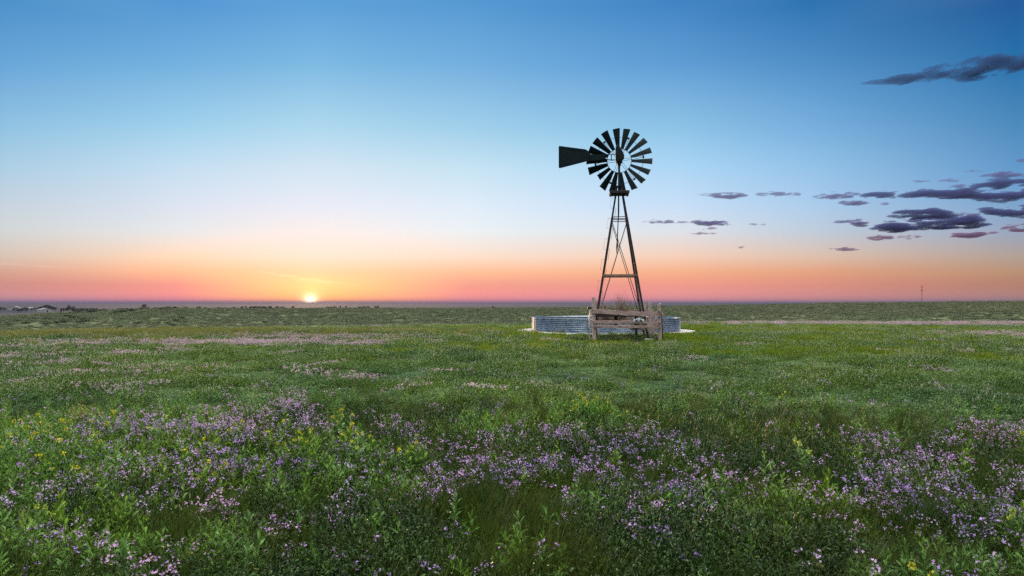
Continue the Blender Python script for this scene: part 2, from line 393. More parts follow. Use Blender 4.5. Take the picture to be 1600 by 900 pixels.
for i, a in enumerate(angs):
    short = (i == 12)
    r1 = 1.10 if short else 1.345+random.uniform(-.012, .012); r0 = .50; pit = R(36)
    w0, w1 = .15, .36 if not short else .28
    a = R(a+random.uniform(-1, 1)); mb = MB(); nu, nv = 5, 2; grid = []
    for side in (-1, 1):
        for j in range(nv+1):
            rad_ = r0+(r1-r0)*j/nv; w = w0+(w1-w0)*j/nv
            for k_ in range(nu+1):
                u = (k_/nu-.5)*w; bow = .10*w*(1-(2*k_/nu-1)**2)
                tx = u*math.cos(pit)+bow*math.sin(pit); ty = u*math.sin(pit)-bow*math.cos(pit)+side*.0015
                rl = rad_+(.02*(k_/nu-.5) if j == nv else 0)
                grid.append((rl*math.cos(a)-tx*math.sin(a), ty+.05, rl*math.sin(a)+tx*math.cos(a)))
    fs_ = []; st = (nu+1)*(nv+1)
    for side in (0, 1):
        for j in range(nv):
            for k_ in range(nu):
                q = side*st+j*(nu+1)+k_; f_ = (q, q+1, q+nu+2, q+nu+1); fs_.append(f_ if side else f_[::-1])
    for j in range(nv):
        for k_ in (0, nu):
            q = j*(nu+1)+k_; fs_.append((q, q+nu+1, q+nu+1+st, q+st))
    for k_ in range(nu):
        for j in (0, nv):
            q = j*(nu+1)+k_; fs_.append((q, q+1, q+1+st, q+st))
    mb.add(grid, fs_); bo = mb.build('blade', M['vane'], who)
    if short: bo['label'] = 'short broken dark blade'
# gearbox and hood
mb = MB(); mb.box((0.0, .02, -.04), (.26, .34, .24)); mb.tube([(0, -.12, -.02), (0, .3, -.02)], .09, 12); mb.box((.08, .0, .05), (.12, .3, .22))
mb.tube([(0,.0,-.15),(0,0,-.35)], [.10,.045], 10)
go = mb.build('gearbox', M['steel'], mill, bevel=.02); go.location = (0, -.05, HZ)
mb = MB(); mb.prism([(-.145,-.06), (-.145,.46), (-.03,.56), (.09,.36), (.205,.11), (.20,.0), (.05,-.10)], -.2, .16)
ho = mb.build('gearbox_hood', M['steel'], mill, bevel=.03); ho.location = (0, -.02, HZ)
# tail: arm and vane folded beside the wheel
S = 1/38.4
tail = MB()
tail.tube([(0, -.24, .14), (-.62, -.30, .13), (-1.75, -.34, .06)], .016, 5); tail.tube([(0, -.24, -.10), (-.62, -.30, -.07), (-1.75, -.34, .02)], .018, 5)
tail.tube([(-.32, -.27, .14), (-.32, -.27, -.10)], .02, 5); tail.tube([(-.05,-.24,.15),(-.05,-.24,-.12)], .03, 8)
to_ = tail.build('tail_arm', M['steel'], mill); to_.location = (0, 0, HZ)
def vp(x, z): return ((x-765)/6.43*S, (425-z)/6.43*S)
poly = [vp(160, 303), vp(168, 296), vp(428, 337), vp(458, 356), vp(478, 388), vp(560, 397), vp(630, 403), vp(632, 441), vp(560, 447), vp(450, 458), vp(172, 523), vp(160, 515)]
mb = MB(); mb.prism(poly, -.352, -.348)
mb.prism([vp(172, 308), vp(425, 348), vp(425, 352), vp(172, 313)], -.36, -.354)
mb.prism([vp(172, 505), vp(440, 446), vp(440, 450), vp(172, 511)], -.36, -.354)
mb.prism([vp(171, 306), vp(176, 306), vp(176, 512), vp(171, 512)], -.361, -.354)
mb.tube([(vp(470, 0)[0], -.365, vp(0, 395)[1]), (vp(470, 0)[0], -.365, vp(0, 450)[1])], .012, 4)
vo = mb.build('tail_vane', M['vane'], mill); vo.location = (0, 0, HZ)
for i in range(9):
    for x_, z_ in (vp(190+i*26, 322+i*3.8), vp(190+i*26, 498-i*5.5)):
        mb = MB(); mb.tube([(x_, -.362, z_), (x_, -.354, z_)], .012, 6); mb.build('rivet', M['steel'], vo)

# ------------------------------------------------------------------ tank, pad, water
pad = MB(); n = 96; random.seed(8)
prof = [(4.58, -.1), (4.60, .02), (4.54, .065), (4.2, .07), (0.01, .07)]
pad.lathe(prof, n)
for i in range(n):
    j = 1+random.uniform(-.018, .018)
    for q in range(3):
        v = pad.v[q*n+i]; pad.v[q*n+i] = (v[0]*j, v[1]*j, v[2])
po = pad.build('concrete_pad', M['concrete'], None, smooth=False); po.location = PAD
tag(po, 'round pale concrete pad under the corrugated stock tank', 'concrete pad')
tank = MB(); RT, HT, NC = 3.8, .63, 7; prof = []
for i in range(NC*8+1):
    t = i/(NC*8); prof.append((RT+.03*math.sin(t*NC*2*math.pi), .072+HT*t))
prof += [(RT+.03, .072+HT+.01), (RT+.03, .072+HT+.04), (RT-.03, .072+HT+.04), (RT-.035, .072+HT-.01)]
tank.lathe(prof, 144)
to2 = tank.build('stock_tank', M['zinc'], None, smooth=True); to2.location = PAD
tag(to2, 'large round corrugated metal stock tank on the concrete pad', 'stock tank')
mb = MB(); mb.lathe([(RT-.036, .072+HT-.02), (RT-.036, .08), (.01, .08)], 144); mb.build('lining', M['zincin'], to2, smooth=False)
for a in (250, 195, 300, 20, 80, 140):
    a = R(a); mb = MB(); mb.box(((RT+.05)*math.cos(a), (RT+.05)*math.sin(a), .072+HT/2), (.02, .07, HT), Matrix.Rotation(a, 3, 'Z')); mb.build('seam_strip', M['zinc'], to2)
mb = MB(); mb.lathe([(RT-.05, .45), (.01, .45)], 96); wa = mb.build('water', None or M['black'], None)
m, nt, p = mat('still_water'); p.inputs['Base Color'].default_value = (.01, .02, .025, 1); p.inputs['Roughness'].default_value = .05
p.inputs['IOR'].default_value = 1.33
bb = nt.nodes.new('ShaderNodeBump'); bb.inputs['Strength'].default_value = .06; nt.links.new(noise(nt, 5, 2), bb.inputs['Height']); nt.links.new(bb.outputs[0], p.inputs['Normal'])
wa.data.materials[0] = m; wa.location = PAD; tag(wa, 'still dark water inside the round stock tank', kind='structure')

# ------------------------------------------------------------------ timber enclosure
fence = empty('rail_fence', (at(979, 534, 26.2).x, 26.2, 0)); FX = fence.location.x
tag(fence, 'weathered plank and post pen around the windmill foot', 'fence')
def local(px, py, Y): q = at(px, py, Y); return Vector((q.x-FX, Y-26.2, q.z))
random.seed(3)
def post(px, ytop, Y, w=.15, lean=0):
    q = local(px, ytop, Y); h = q.z+.15; mb = MB(); seg = 7
    vs_ = []; fs_ = []; n_ = 8
    for i in range(seg+1):
        z_ = -.15+h*i/seg
        for k in range(n_):
            a = 2*math.pi*(k+.5)/n_; rx = w/2*(1.12 if k % 2 else 1.0)*(1+random.uniform(-.06, .06))*(1.06-.1*i/seg)
            vs_.append((q.x+lean*(1-i/seg)+rx*math.cos(a), q.y+rx*math.sin(a), z_+(random.uniform(-.012, .012) if i == seg else 0)))
    for i in range(seg):
        for k in range(n_): fs_.append((i*n_+k, i*n_+(k+1) % n_, (i+1)*n_+(k+1) % n_, (i+1)*n_+k))
    fs_.append(tuple(seg*n_+k for k in range(n_))); mb.add(vs_, fs_); return mb.build('post', M['post'], fence)
post(927.3, 465, 26.2, .125, .035); post(1030, 474, 26.2, .12, .03)
post(931, 473, 28.9, .12); post(1007, 472, 29.2, .11); post(1015.5, 472, 28.6, .13, -.02); post(1021, 489, 28.9, .11)
def plank(a, b2, h, t=.045, warp=.012, seg=10, name='rail'):
    a, b2 = Vector(a), Vector(b2); d = b2-a; ln = d.length; d.normalize(); side = d.cross(Vector((0, 0, 1))).normalized(); up = side.cross(d)
    vs_ = []; fs_ = []
    ph = random.uniform(0, 6)
    for i in range(seg+1):
        c_ = a+d*ln*i/seg+up*warp*math.sin(ph+i*.55)+side*warp*.5*math.sin(ph*2+i*.4)
        hh = h*(1+.05*math.sin(ph+i*1.3))+random.uniform(-.006, .006)
        for (s1, s2) in ((-1, -1), (1, -1), (1, 1), (-1, 1)): vs_.append(c_+side*s1*t/2+up*s2*hh/2)
    for i in range(seg):
        for k in range(4): fs_.append((i*4+k, i*4+(k+1) % 4, i*4+4+(k+1) % 4, i*4+4+k))
    fs_ += [(3, 2, 1, 0), tuple(seg*4+k for k in range(4))]
    mb = MB(); mb.add(vs_, fs_); return mb.build(name, M['wood'], fence, bevel=.006)
YF = 26.2-.105
plank(local(923.3, 486.3, YF), local(1033.2, 491.8, YF), .165)
plank(local(923.3, 502.4, YF), local(1033.2, 504.4, YF), .12)
plank(local(926, 509.4, YF-.012), local(1033.2, 511.4, YF-.01), .10)
# side and back rails
zl = local(925, 486, 26.3).z; zr = local(1030, 491, 26.3).z
plank(local(930, 490, 29.05), local(1021, 486, 29.05), .16); plank(local(930, 500, 29.05), local(1021, 498, 29.05), .14)
plank((local(927, 0, 26.2).x-.10, .05, zl-.02), (local(931, 0, 28.9).x-.10, 2.75, zl-.05), .15)
plank((local(1030, 0, 26.2).x+.10, .05, zr-.02), (local(1018, 0, 28.9).x+.16, 2.7, zr-.02), .15)
plank((local(1030, 0, 26.2).x+.10, .05, zr-.45), (local(1018, 0, 28.9).x+.16, 2.7, zr-.42), .15)
for px_, py_ in ((927, 486), (927, 503), (1030, 491.5), (1030, 505), (1030, 510)):
    q = local(px_, py_, YF-.03)
    for s_ in (-.03, .03): mb = MB(); mb.tube([(q.x+s_, q.y-.006, q.z), (q.x+s_, q.y+.02, q.z)], .009, 6); mb.build('bolt', M['steel'], fence)
# pipes, lump and sheet
q0 = at(1032.5, 486.5, 26.0)
mb = MB(); mb.tube([(-.12, .15, -.02), (-.04, .02, .0), (.02, 0, -.06), (.045, 0, -.3), (.05, 0, -.7), (.07, -.02, -q0.z-.03)], .022, 8)
o = mb.build('hose', M['black'], None, smooth=True); o.location = q0; tag(o, 'black hose hanging down outside the right front fence post', 'hose')
q0 = at(921.7, 484, 26.35)
mb = MB(); mb.tube([(.02, 0, 0), (-.01, 0, -.25), (-.035, 0, -.55), (0, 0, -q0.z-.05)], .03, 8)
o = mb.build('white_pipe', M['whitepipe'], None, smooth=True); o.location = q0; tag(o, 'pale bent pipe standing outside the left front fence post', 'pipe')
q0 = at(920.5, 481, 26.3)
mb = MB(); mb.tube([(-.05, 0, 0), (.16, .05, -.01)], [.035, .03], 8); mb.tube([(-.06,0,0),(-.02,0,0)], .05, 8)
o = mb.build('iron_bracket', M['steel'], None); o.location = q0; tag(o, 'small black iron bracket sticking out left of the tallest post', 'bracket')
q0 = at(998, 501, YF-.02); random.seed(5)
gx, gy = 16, 7; mb = MB(); vs_ = []
for j in range(gy+1):
    for i in range(gx+1):
        u = i/gx-.5; v = j/gy
        zz = .05+.045*math.exp(-(u*4)**2)+.018*math.sin(i*1.9+j)+random.uniform(-.01, .01)
        if v < .5: vs_.append((u*.42, -.035-.01*math.sin(i*2), zz*1.0-(.5-v)*.36*(.6+.4*math.sin(i*.9+1))))
        else: vs_.append((u*.4, -.035+(v-.5)*.5, zz-(v-.5)*.12))
mb.add(vs_, [(j*(gx+1)+i, j*(gx+1)+i+1, (j+1)*(gx+1)+i+1, (j+1)*(gx+1)+i) for j in range(gy) for i in range(gx)])
o = mb.build('plastic_sheet', M['sack'], None, smooth=True); o.location = q0; sm = o.modifiers.new('solid', 'SOLIDIFY'); sm.thickness = .006
tag(o, 'crumpled pale plastic sheet caught on the middle front rail', 'plastic sheet')
# horizontal pipe/trough beam between, seen as a dark bar behind the top rail
mb = MB(); mb.box((0, 0, 0), (1.9, .30, .16)); mb.box((0, 0, -.25), (.14, .14, .4)); mb.box((-.8, 0, -.4), (.1, .1, .8)); mb.box((.8, 0, -.4), (.1, .1, .8))
o = mb.build('wooden_trough', M['plank'], None, bevel=.02); o.location = at(962, 491.5, 26.75); tag(o, 'low dark timber bench trough inside the rail pen', 'trough')

# ------------------------------------------------------------------ plants: prototype meshes
def rnd(a, b): return random.uniform(a, b)
def strip(mb, p, d, ln, w, droop, seg=3, up=Vector((0, 0, 1))):
    d = d.normalized(); side = d.cross(up)
    if side.length < .01: side = Vector((1, 0, 0))
    side.normalize(); vs_ = []; q = Vector(p)
    for i in range(seg+1):
        t = i/seg; ww = w*(1-t**1.6)*.5*(.55+.45*min(1, t*3+.3))
        if i == seg: vs_.append(tuple(q))
        else: vs_ += [tuple(q-side*ww), tuple(q+side*ww)]
        q = q+d*ln/seg; d = (d+Vector((0, 0, -droop/seg))).normalized()
    fs_ = [(2*i, 2*i+1, 2*i+3, 2*i+2) for i in range(seg-1)]+[(2*seg-2, 2*seg-1, 2*seg)]
    mb.add(vs_, fs_)
def pinnate(mb, p, d, ln, droop, pairs=7, pl=.02, pw=.007):
    d = d.normalized(); q = Vector(p); side = d.cross(Vector((0, 0, 1)));
    if side.length < .01: side = Vector((1, 0, 0))
    side.normalize(); pts = [q.copy()]; ds = []
    for i in range(pairs):
        q = q+d*ln/pairs; pts.append(q.copy()); ds.append(d.copy()); d = (d+Vector((0, 0, -droop/pairs))).normalized()
    vs_ = []; fs_ = []
    for i in range(pairs):
        t = (i+.6)/pairs; l = pl*math.sin(math.pi*min(1, t*.85+.12)); c = pts[i+1]; dd = ds[i]
        for s_ in (-1, 1):
            tip = c+(side*s_*.85+dd*.55+Vector((0, 0, .15))).normalized()*l
            k = len(vs_); vs_ += [tuple(c-dd*pw), tuple(c+dd*pw), tuple(tip)]; fs_.append((k, k+1, k+2))
    k = len(vs_); w = side*.0016
    vs_ += [tuple(pts[0]-w), tuple(pts[0]+w), tuple(pts[-1])]; fs_.append((k, k+1, k+2))
    mb.add(vs_, fs_)
def add_sprig(mb, base, h, lean, nl=17, sc=1.0, top=None):
    b = Vector(base); tipd = Vector((lean[0], lean[1], 1)).normalized()
    pts = [b+tipd*h*t+Vector((lean[0], lean[1], 0))*h*.25*t*t for t in (0, .35, .7, 1)]
    mb.mi = 0; mb.tube(pts, [.0035*sc, .003*sc, .002*sc, .001*sc], 3, cap=False)
    a = rnd(0, 6)
    for i in range(nl):
        t = .12+.88*i/(nl-1); a += 2.4
        q = b+tipd*h*t+Vector((lean[0], lean[1], 0))*h*.25*t*t
        u = 1.0-.75*max(0, t-.25)/.75; ln = (.095*u+.008)*sc*rnd(.8, 1.15); el_ = .35+1.0*t**2
        d = Vector((math.cos(a)*math.cos(el_), math.sin(a)*math.cos(el_), math.sin(el_)))
        pinnate(mb, q, d, ln, 1.3*(1-t)+.2, 6 if t < .8 else 4, .024*sc*(1-.5*t), .0055*sc)
    if top:
        mb.mi = 1
        for i in range(top):
            q = b+tipd*h*rnd(.97, 1.06)+Vector((lean[0], lean[1], 0))*h*.25+Vector((rnd(-1, 1), rnd(-1, 1), 0))*.014
            quadflower(mb, q, .007)
        mb.mi = 0
def quadflower(mb, q, s):
    nrm = Vector((rnd(-1, 1), rnd(-1.3, .7), rnd(.1, 1.4))).normalized(); a = nrm.orthogonal().normalized(); b = nrm.cross(a)
    r0 = rnd(0, 1.5); vs_ = [tuple(q)]; fs_ = []
    for k in range(4):
        w = r0+k*math.pi/2; c_ = a*math.cos(w)+b*math.sin(w); e = -a*math.sin(w)+b*math.cos(w); n_ = len(vs_)
        vs_ += [tuple(q+c_*s*.65+e*s*.42+nrm*s*.2), tuple(q+c_*s*1.15+nrm*s*.1), tuple(q+c_*s*.65-e*s*.42+nrm*s*.2)]
        fs_.append((0, n_+2, n_+1, n_))
    mb.add(vs_, fs_)
def mk_sprig(seed, h, yellow=False):
    random.seed(seed); mb = MB()
    for k in range(random.choice((1, 2, 2, 3))):
        add_sprig(mb, (rnd(-.03, .03), rnd(-.03, .03), 0), h*rnd(.7, 1.1), (rnd(-.22, .22), rnd(-.22, .22)), 18, h/.26, random.randint(14, 26) if yellow else None)
    return mb
def mk_flower(seed, ns=5, nf=7, size=.0060, h=.25, spread=.09, leaves=7):
    random.seed(seed); mb = MB()
    for s_ in range(ns):
        a = rnd(0, 6.28); lean = Vector((math.cos(a), math.sin(a), 0))*rnd(.05, .5); hh = h*rnd(.65, 1.1)
        b = Vector((rnd(-1, 1)*spread*.4, rnd(-1, 1)*spread*.4, 0)); tip = b+lean*hh+Vector((0, 0, hh))
        mb.mi = 0; mb.tube([b, b+lean*hh*.4+Vector((0, 0, hh*.5)), tip], [.0025, .002, .0012], 3, cap=False)
        for k in range(leaves):
            t = rnd(.1, .85); q = b+(tip-b)*t; w = rnd(0, 6.28)
            strip(mb, q, Vector((math.cos(w), math.sin(w), .6)), rnd(.03, .055), .008, 1.0)
        mb.mi = 1
        for k in range(nf):
            q = tip+Vector((rnd(-1, 1), rnd(-1, 1), rnd(-1.6, .5)))*.019
            quadflower(mb, q, size*rnd(.8, 1.2))
    return mb
def mk_grass(seed, n=55, h=.2, spread=.10, w=.0045):
    random.seed(seed); mb = MB()
    for i in range(n):
        a = rnd(0, 6.28); r_ = spread*math.sqrt(rnd(0, 1)); b = Vector((r_*math.cos(a), r_*math.sin(a), 0)); c_ = rnd(0, 6.28)
        strip(mb, b, Vector((math.cos(c_)*.35, math.sin(c_)*.35, 1)), h*rnd(.5, 1.2), w*rnd(.7, 1.4), rnd(.2, 1.1), 4, Vector((math.cos(c_+1), math.sin(c_+1), .1)))
    return mb
def mk_mat(seed, n, rad_, h, ls, fl=0, fs=.012, width=.42):
    random.seed(seed); mb = MB(); ox, oy = rnd(0, 99), rnd(0, 99)
    for i in range(n):
        a = rnd(0, 6.28); r_ = rad_*math.sqrt(rnd(0, 1)); x_, y_ = r_*math.cos(a), r_*math.sin(a)
        hump = float(vnoise(x_/rad_*2.2+ox, y_/rad_*2.2+oy, 3)); z_ = h*(.2+.9*hump)*rnd(.25, 1.0)*(1-.6*(r_/rad_)**3)
        w = rnd(0, 6.28); e = rnd(-.1, 1.1); d = Vector((math.cos(w)*math.cos(e), math.sin(w)*math.cos(e), math.sin(e)))
        strip(mb, (x_, y_, z_), d, ls*rnd(.6, 1.3), ls*width*rnd(.8, 1.2), rnd(.2, 1.4), 3, Vector((rnd(-.5, .5), rnd(-.5, .5), 1)))
    mb.mi = 1
    for i in range(fl):
        a = rnd(0, 6.28); r_ = rad_*math.sqrt(rnd(0, 1)); x_, y_ = r_*math.cos(a), r_*math.sin(a)
        for k in range(3): quadflower(mb, Vector((x_+rnd(-1, 1)*fs*1.6, y_+rnd(-1, 1)*fs*1.6, h*rnd(.9, 1.35))), fs)
    return mb

M['mat'] = leafmat('low_leaf_green', (.007,.028,.004), (.019,.046,.004), (.045,.095,.022), .5, .15, .5, .8, spec=.3)
M['farmat'] = leafmat('meadow_green', (.020,.076,.006), (.088,.150,.003), (.12,.21,.07), .16, .2, .5, .8)
M['sprig'] = leafmat('feathery_sprig_green', (.075,.19,.035), (.15,.26,.02), (.16,.29,.11), .5, .3, .6, spec=.2)
M['grass'] = leafmat('grass_green', (.016,.050,.006), (.050,.085,.008), (.11,.13,.035), 1.6, .3, .45)
M['straw'] = leafmat('tall_yellow_grass', (.17,.20,.05), (.24,.25,.08), (.10,.14,.03), .3, .4, .5)
M['lime'] = leafmat('fresh_lime_grass', (.14,.23,.012), (.19,.26,.012), (.10,.17,.015), .3, .35, .5)
M['petal'] = leafmat('lilac_petals', (.44,.28,.80), (.66,.38,.80), (.70,.56,.90), .8, .35, .6, .25)
M['petalpale'] = leafmat('pale_lilac_petals', (.38,.28,.38), (.46,.33,.42), (.52,.43,.50), .5, .35, .6, .25)
M['speck'] = leafmat('pale_leaf_tips', (.34,.42,.32), (.46,.50,.40), (.50,.42,.52), .3, .3, .5, .25)
M['yellow'] = leafmat('yellow_petals', (.62,.60,.05), (.70,.62,.06), (.55,.60,.10), .8, .35, .6, .2)
M['hill'] = leafmat('dull_hill_grass', (.062,.088,.045), (.088,.105,.055), (.14,.155,.10), .02, .2, .7, .3)
M['shrub'] = leafmat('dark_shrub_leaves', (.022,.035,.022), (.035,.05,.025), (.04,.05,.03), .2, .1, .7)
M['tree'] = leafmat('far_tree_leaves', (.02,.03,.02), (.03,.04,.025), (.03,.035,.025), .01, .1, .8)
M['bark'] = simple('dark_bark', (.03,.025,.02), (.05,.04,.035), 6, .9)
HOLD = {}
def hold(name, mbs, mats):
    col = bpy.data.collections.new(name+'_kinds')
    for i, mb in enumerate(mbs):
        o = bpy.data.objects.new('%s_kind' % name, mb.mesh(name, mats)); col.objects.link(o)
    HOLD[name] = col; return col
def scatter(name, col, x, y, scale, label, tilt=.12, kk=1, zoff=0., seed=0, zs=None):
    rng = np.random.default_rng(seed+77); n = len(x); z = zt(x, y)+zoff
    me = bpy.data.meshes.new(name); me.vertices.add(n); me.vertices.foreach_set('co', np.stack([x, y, z], -1).astype(np.float32).ravel())
    at_ = me.attributes.new('rot', 'FLOAT_VECTOR', 'POINT')
    at_.data.foreach_set('vector', np.stack([rng.normal(0, tilt, n), rng.normal(0, tilt, n), rng.uniform(0, 6.28, n)], -1).astype(np.float32).ravel())
    s3 = np.stack([scale, scale, scale*(zs if zs is not None else 1)], -1)
    at_ = me.attributes.new('scl', 'FLOAT_VECTOR', 'POINT'); at_.data.foreach_set('vector', s3.astype(np.float32).ravel())
    at_ = me.attributes.new('idx', 'INT', 'POINT'); at_.data.foreach_set('value', rng.integers(0, kk, n).astype(np.int32))
    me.update(); o = bpy.data.objects.new(name, me); SC.collection.objects.link(o)
    tag(o, label, kind='stuff')
    ng = bpy.data.node_groups.new(name, 'GeometryNodeTree')
    ng.interface.new_socket('Geometry', in_out='INPUT', socket_type='NodeSocketGeometry'); ng.interface.new_socket('Geometry', in_out='OUTPUT', socket_type='NodeSocketGeometry')
    gi = ng.nodes.new('NodeGroupInput'); go_ = ng.nodes.new('NodeGroupOutput'); ip = ng.nodes.new('GeometryNodeInstanceOnPoints'); ci = ng.nodes.new('GeometryNodeCollectionInfo')
    ci.inputs['Collection'].default_value = col; ci.inputs['Separate Children'].default_value = True; ci.inputs['Reset Children'].default_value = True
    ng.links.new(gi.outputs[0], ip.inputs['Points']); ng.links.new(ci.outputs[0], ip.inputs['Instance']); ip.inputs['Pick Instance'].default_value = True
    for nm, sock, ty in (('idx', 'Instance Index', 'INT'), ('rot', 'Rotation', 'FLOAT_VECTOR'), ('scl', 'Scale', 'FLOAT_VECTOR')):
        na_ = ng.nodes.new('GeometryNodeInputNamedAttribute'); na_.data_type = ty; na_.inputs[0].default_value = nm
        ng.links.new(na_.outputs[0], ip.inputs[sock])
    ng.links.new(ip.outputs[0], go_.inputs[0])
    md = o.modifiers.new('scatter', 'NODES'); md.node_group = ng; return o
def pixof(x, y, z):
    dy = y*math.cos(PITCH)+(z-EYE)*math.sin(PITCH); dz = -y*math.sin(PITCH)+(z-EYE)*math.cos(PITCH)
    return 800+F*x/dy, 450-F*dz/dy
def sector(n, r0, r1, seed, half=46, power=2.0):
    h2 = 68 if r1 < 20 else 54; n = int(n*h2/half); half = h2
    rng = np.random.default_rng(seed); u = rng.uniform(0, 1, n)
    r = (r0**power+(r1**power-r0**power)*u)**(1/power); a = np.radians(rng.uniform(-half, half, n)); return r*np.sin(a), r*np.cos(a), rng
def blobs(px, py, lst, base=0.):
    d = np.full_like(px, base)
    for cx, cy_, rx, ry, s_ in lst: d = np.maximum(d, s_*np.exp(-(((px-cx)/rx)**2+((py-cy_)/ry)**2)**1.3))
    return d
def keepout(x, y, m=0.):
    return (np.hypot(x-PAD.x, y-PAD.y) > 4.62+m) & ~((np.abs(x-4.42) < 1.5+m) & (y > 25.7-m) & (y < 29.4+m))

FLW = [(1400,745,190,48,.75),(1330,700,110,22,.7),(800,750,900,70,.20),(300,720,330,60,.26),(1520,800,120,28,.6),(880,690,190,20,.9),(800,735,210,22,.9),(300,668,190,20,1),(380,715,150,32,.8),(610,668,70,15,.45),(120,760,140,26,.6),
       (450,640,36,12,.9),(1100,750,190,45,.5),(480,860,70,28,.5),(240,890,70,22,.7),(90,850,100,35,.4),(1560,680,60,22,.5),(1580,790,50,22,.4),(620,770,120,30,.5),(950,790,150,25,.4),(250,750,120,30,.7)]
SPR = [(100,700,260,60,1),(520,725,140,45,.8),(720,850,260,45,.35),(150,830,180,40,.6),(1180,790,160,60,.45),(350,830,60,34,1),(920,650,60,25,.8),(760,655,70,20,.6),(1500,860,130,35,.25),(60,790,140,40,1),(1380,880,200,20,.3),(1000,800,160,40,.35)]
YEL = [(100,695,260,38,.55),(430,685,210,30,.55),(60,790,90,40,.3),(1100,870,70,25,.15),(930,640,60,20,.6),(1500,700,300,40,.05)]
GRS = [(620,830,380,70,1),(300,880,300,40,.5),(1250,850,260,60,.7),(900,880,400,30,.8)]

# low leafy cover near the camera
hold('low_leaves', [mk_mat(s, 700, .26, .14, .020) for s in (1, 2, 3, 4)], [M['mat'], M['petalpale']])
x, y, rng = sector(9500, 1.6, 15, 11); k = rng.uniform(0, 1, len(x)) > (np.hypot(x, y)-4.5+2.5*(fbm(x/2, y/2, 61, 2)-.5))/5; k &= (.55*fbm(x/.33, y/.33, 72, 2)+.45*fbm(x/1.2, y/1.2, 73, 2) > .475); x, y = x[k], y[k]
scatter('ground_cover', HOLD['low_leaves'], x, y, rng.uniform(.7, 1.25, len(x)), 'dark green low leafy ground cover across the near meadow', kk=4, seed=1,
        zs=.15+2.2*sstep(.3, .7, fbm(x/.7, y/.7, 31, 3)))
# the meadow further out
hold('meadow', [mk_mat(s, 420, .40, .11, .034, (0, 4, 0, 7)[s-5], .007) for s in (5, 6, 7, 8)], [M['farmat'], M['speck']])
x, y, rng = sector(52000, 3.5, 66, 12, 45, 1.6); k = keepout(x, y, .25) & ((fbm(x/.55, y/.55, 71, 2) > .43) | (np.hypot(x, y) > 30) | (rng.uniform(0, 1, len(x)) < .25)) & (rng.uniform(0, 1, len(x)) < (np.hypot(x, y)-4+2.5*(fbm(x/2, y/2, 61, 2)-.5))/5); x, y = x[k], y[k]
sc_ = rng.uniform(.6, 1.1, len(x))*np.clip(.55+np.hypot(x, y)/50, .7, 1.4); nearmill = np.hypot(x-4.4, y-25.5) < 3.5
scatter('meadow_plants', HOLD['meadow'], x, y, sc_, 'green leafy meadow plants between the flowers and the windmill', kk=4, seed=2,
        zs=(.25+2.1*sstep(.36, .66, fbm(x/.9, y/.9, 32, 3)))*np.where(nearmill, .5, 1)*(1-.25*sstep(18, 30, np.hypot(x, y))-.35*sstep(32, 42, np.hypot(x, y)))*np.where(keepout(x, y, 1.8), 1, .45))
# feathery sprigs
hold('sprig', [mk_sprig(s, h) for s, h in ((1, .28), (2, .31), (3, .35), (4, .28), (5, .24))], [M['sprig'], M['yellow']])
x, y, rng = sector(26000, 2.0, 13, 13); px, py = pixof(x, y, .2); d = blobs(px, py, SPR, .05)*(.35+1.3*fbm(x/.7, y/.7, 41, 3)); k = rng.uniform(0, 1, len(x)) < d*.85; k &= rng.uniform(0, 1, len(x)) > sstep(8.5, 13, np.hypot(x, y)); x, y = x[k], y[k]
scatter('feathery_weeds', HOLD['sprig'], x, y, rng.uniform(.42, .92, len(x)), 'pale green feathery upright weed sprigs in the foreground', kk=5, seed=3)
hold('yellow_sprig', [mk_sprig(s, h, True) for s, h in ((11, .34), (12, .38), (13, .32))], [M['sprig'], M['yellow']])
x, y, rng = sector(9000, 2.2, 14, 14); px, py = pixof(x, y, .28); d = blobs(px, py, YEL, .006); k = rng.uniform(0, 1, len(x)) < d*.22; x, y = x[k], y[k]
scatter('yellow_flowers', HOLD['yellow_sprig'], x, y, rng.uniform(.7, 1.1, len(x)), 'scattered small yellow flower heads mostly on the left foreground', kk=3, seed=4)
# lilac flowers
hold('lilac', [mk_flower(s) for s in (21, 22, 23, 24, 25)], [M['grass'], M['petal']])
x, y, rng = sector(42000, 2.0, 14, 15); px, py = pixof(x, y, .2); d = blobs(px, py, FLW, .0)*sstep(.25, .65, fbm(x/.45, y/.45, 43, 3))*1.6+.05*sstep(660, 720, py)+.012; k = rng.uniform(0, 1, len(x)) < d*.24; x, y = x[k], y[k]
scatter('lilac_flowers', HOLD['lilac'], x, y, rng.uniform(.65, 1.1, len(x)), 'clusters of small purple wildflowers across the foreground', kk=5, seed=5)
# distant flower drifts
hold('drift', [mk_mat(s, 60, .4, .10, .04, 44, .013) for s in (31, 32, 33)], [M['farmat'], M['petalpale']])
DRF = [(350,535,240,4,.7),(470,526,150,3,.7),(250,581,60,5,.5),(180,550,150,7,.15),(1430,505,330,2.2,1.0),(1560,522,90,3,.5),(880,608,170,10,.08),(400,575,250,22,.05),(60,560,150,30,.12),(1560,545,120,12,.06),(420,600,400,18,.04)]
x, y, rng = sector(26000, 11, 66, 16, 45, 1.7); px, py = pixof(x, y, .1); d = blobs(px, py, DRF, .003)*(.4+1.2*fbm(x/2, y/2, 44, 3)); k = (rng.uniform(0, 1, len(x)) < d*1.2) & keepout(x, y, 1.0); x, y = x[k], y[k]
scatter('flower_drifts', HOLD['drift'], x, y, rng.uniform(.7, 1.3, len(x)), 'pale pinkish flower drifts in strips across the far meadow', kk=3, seed=6)
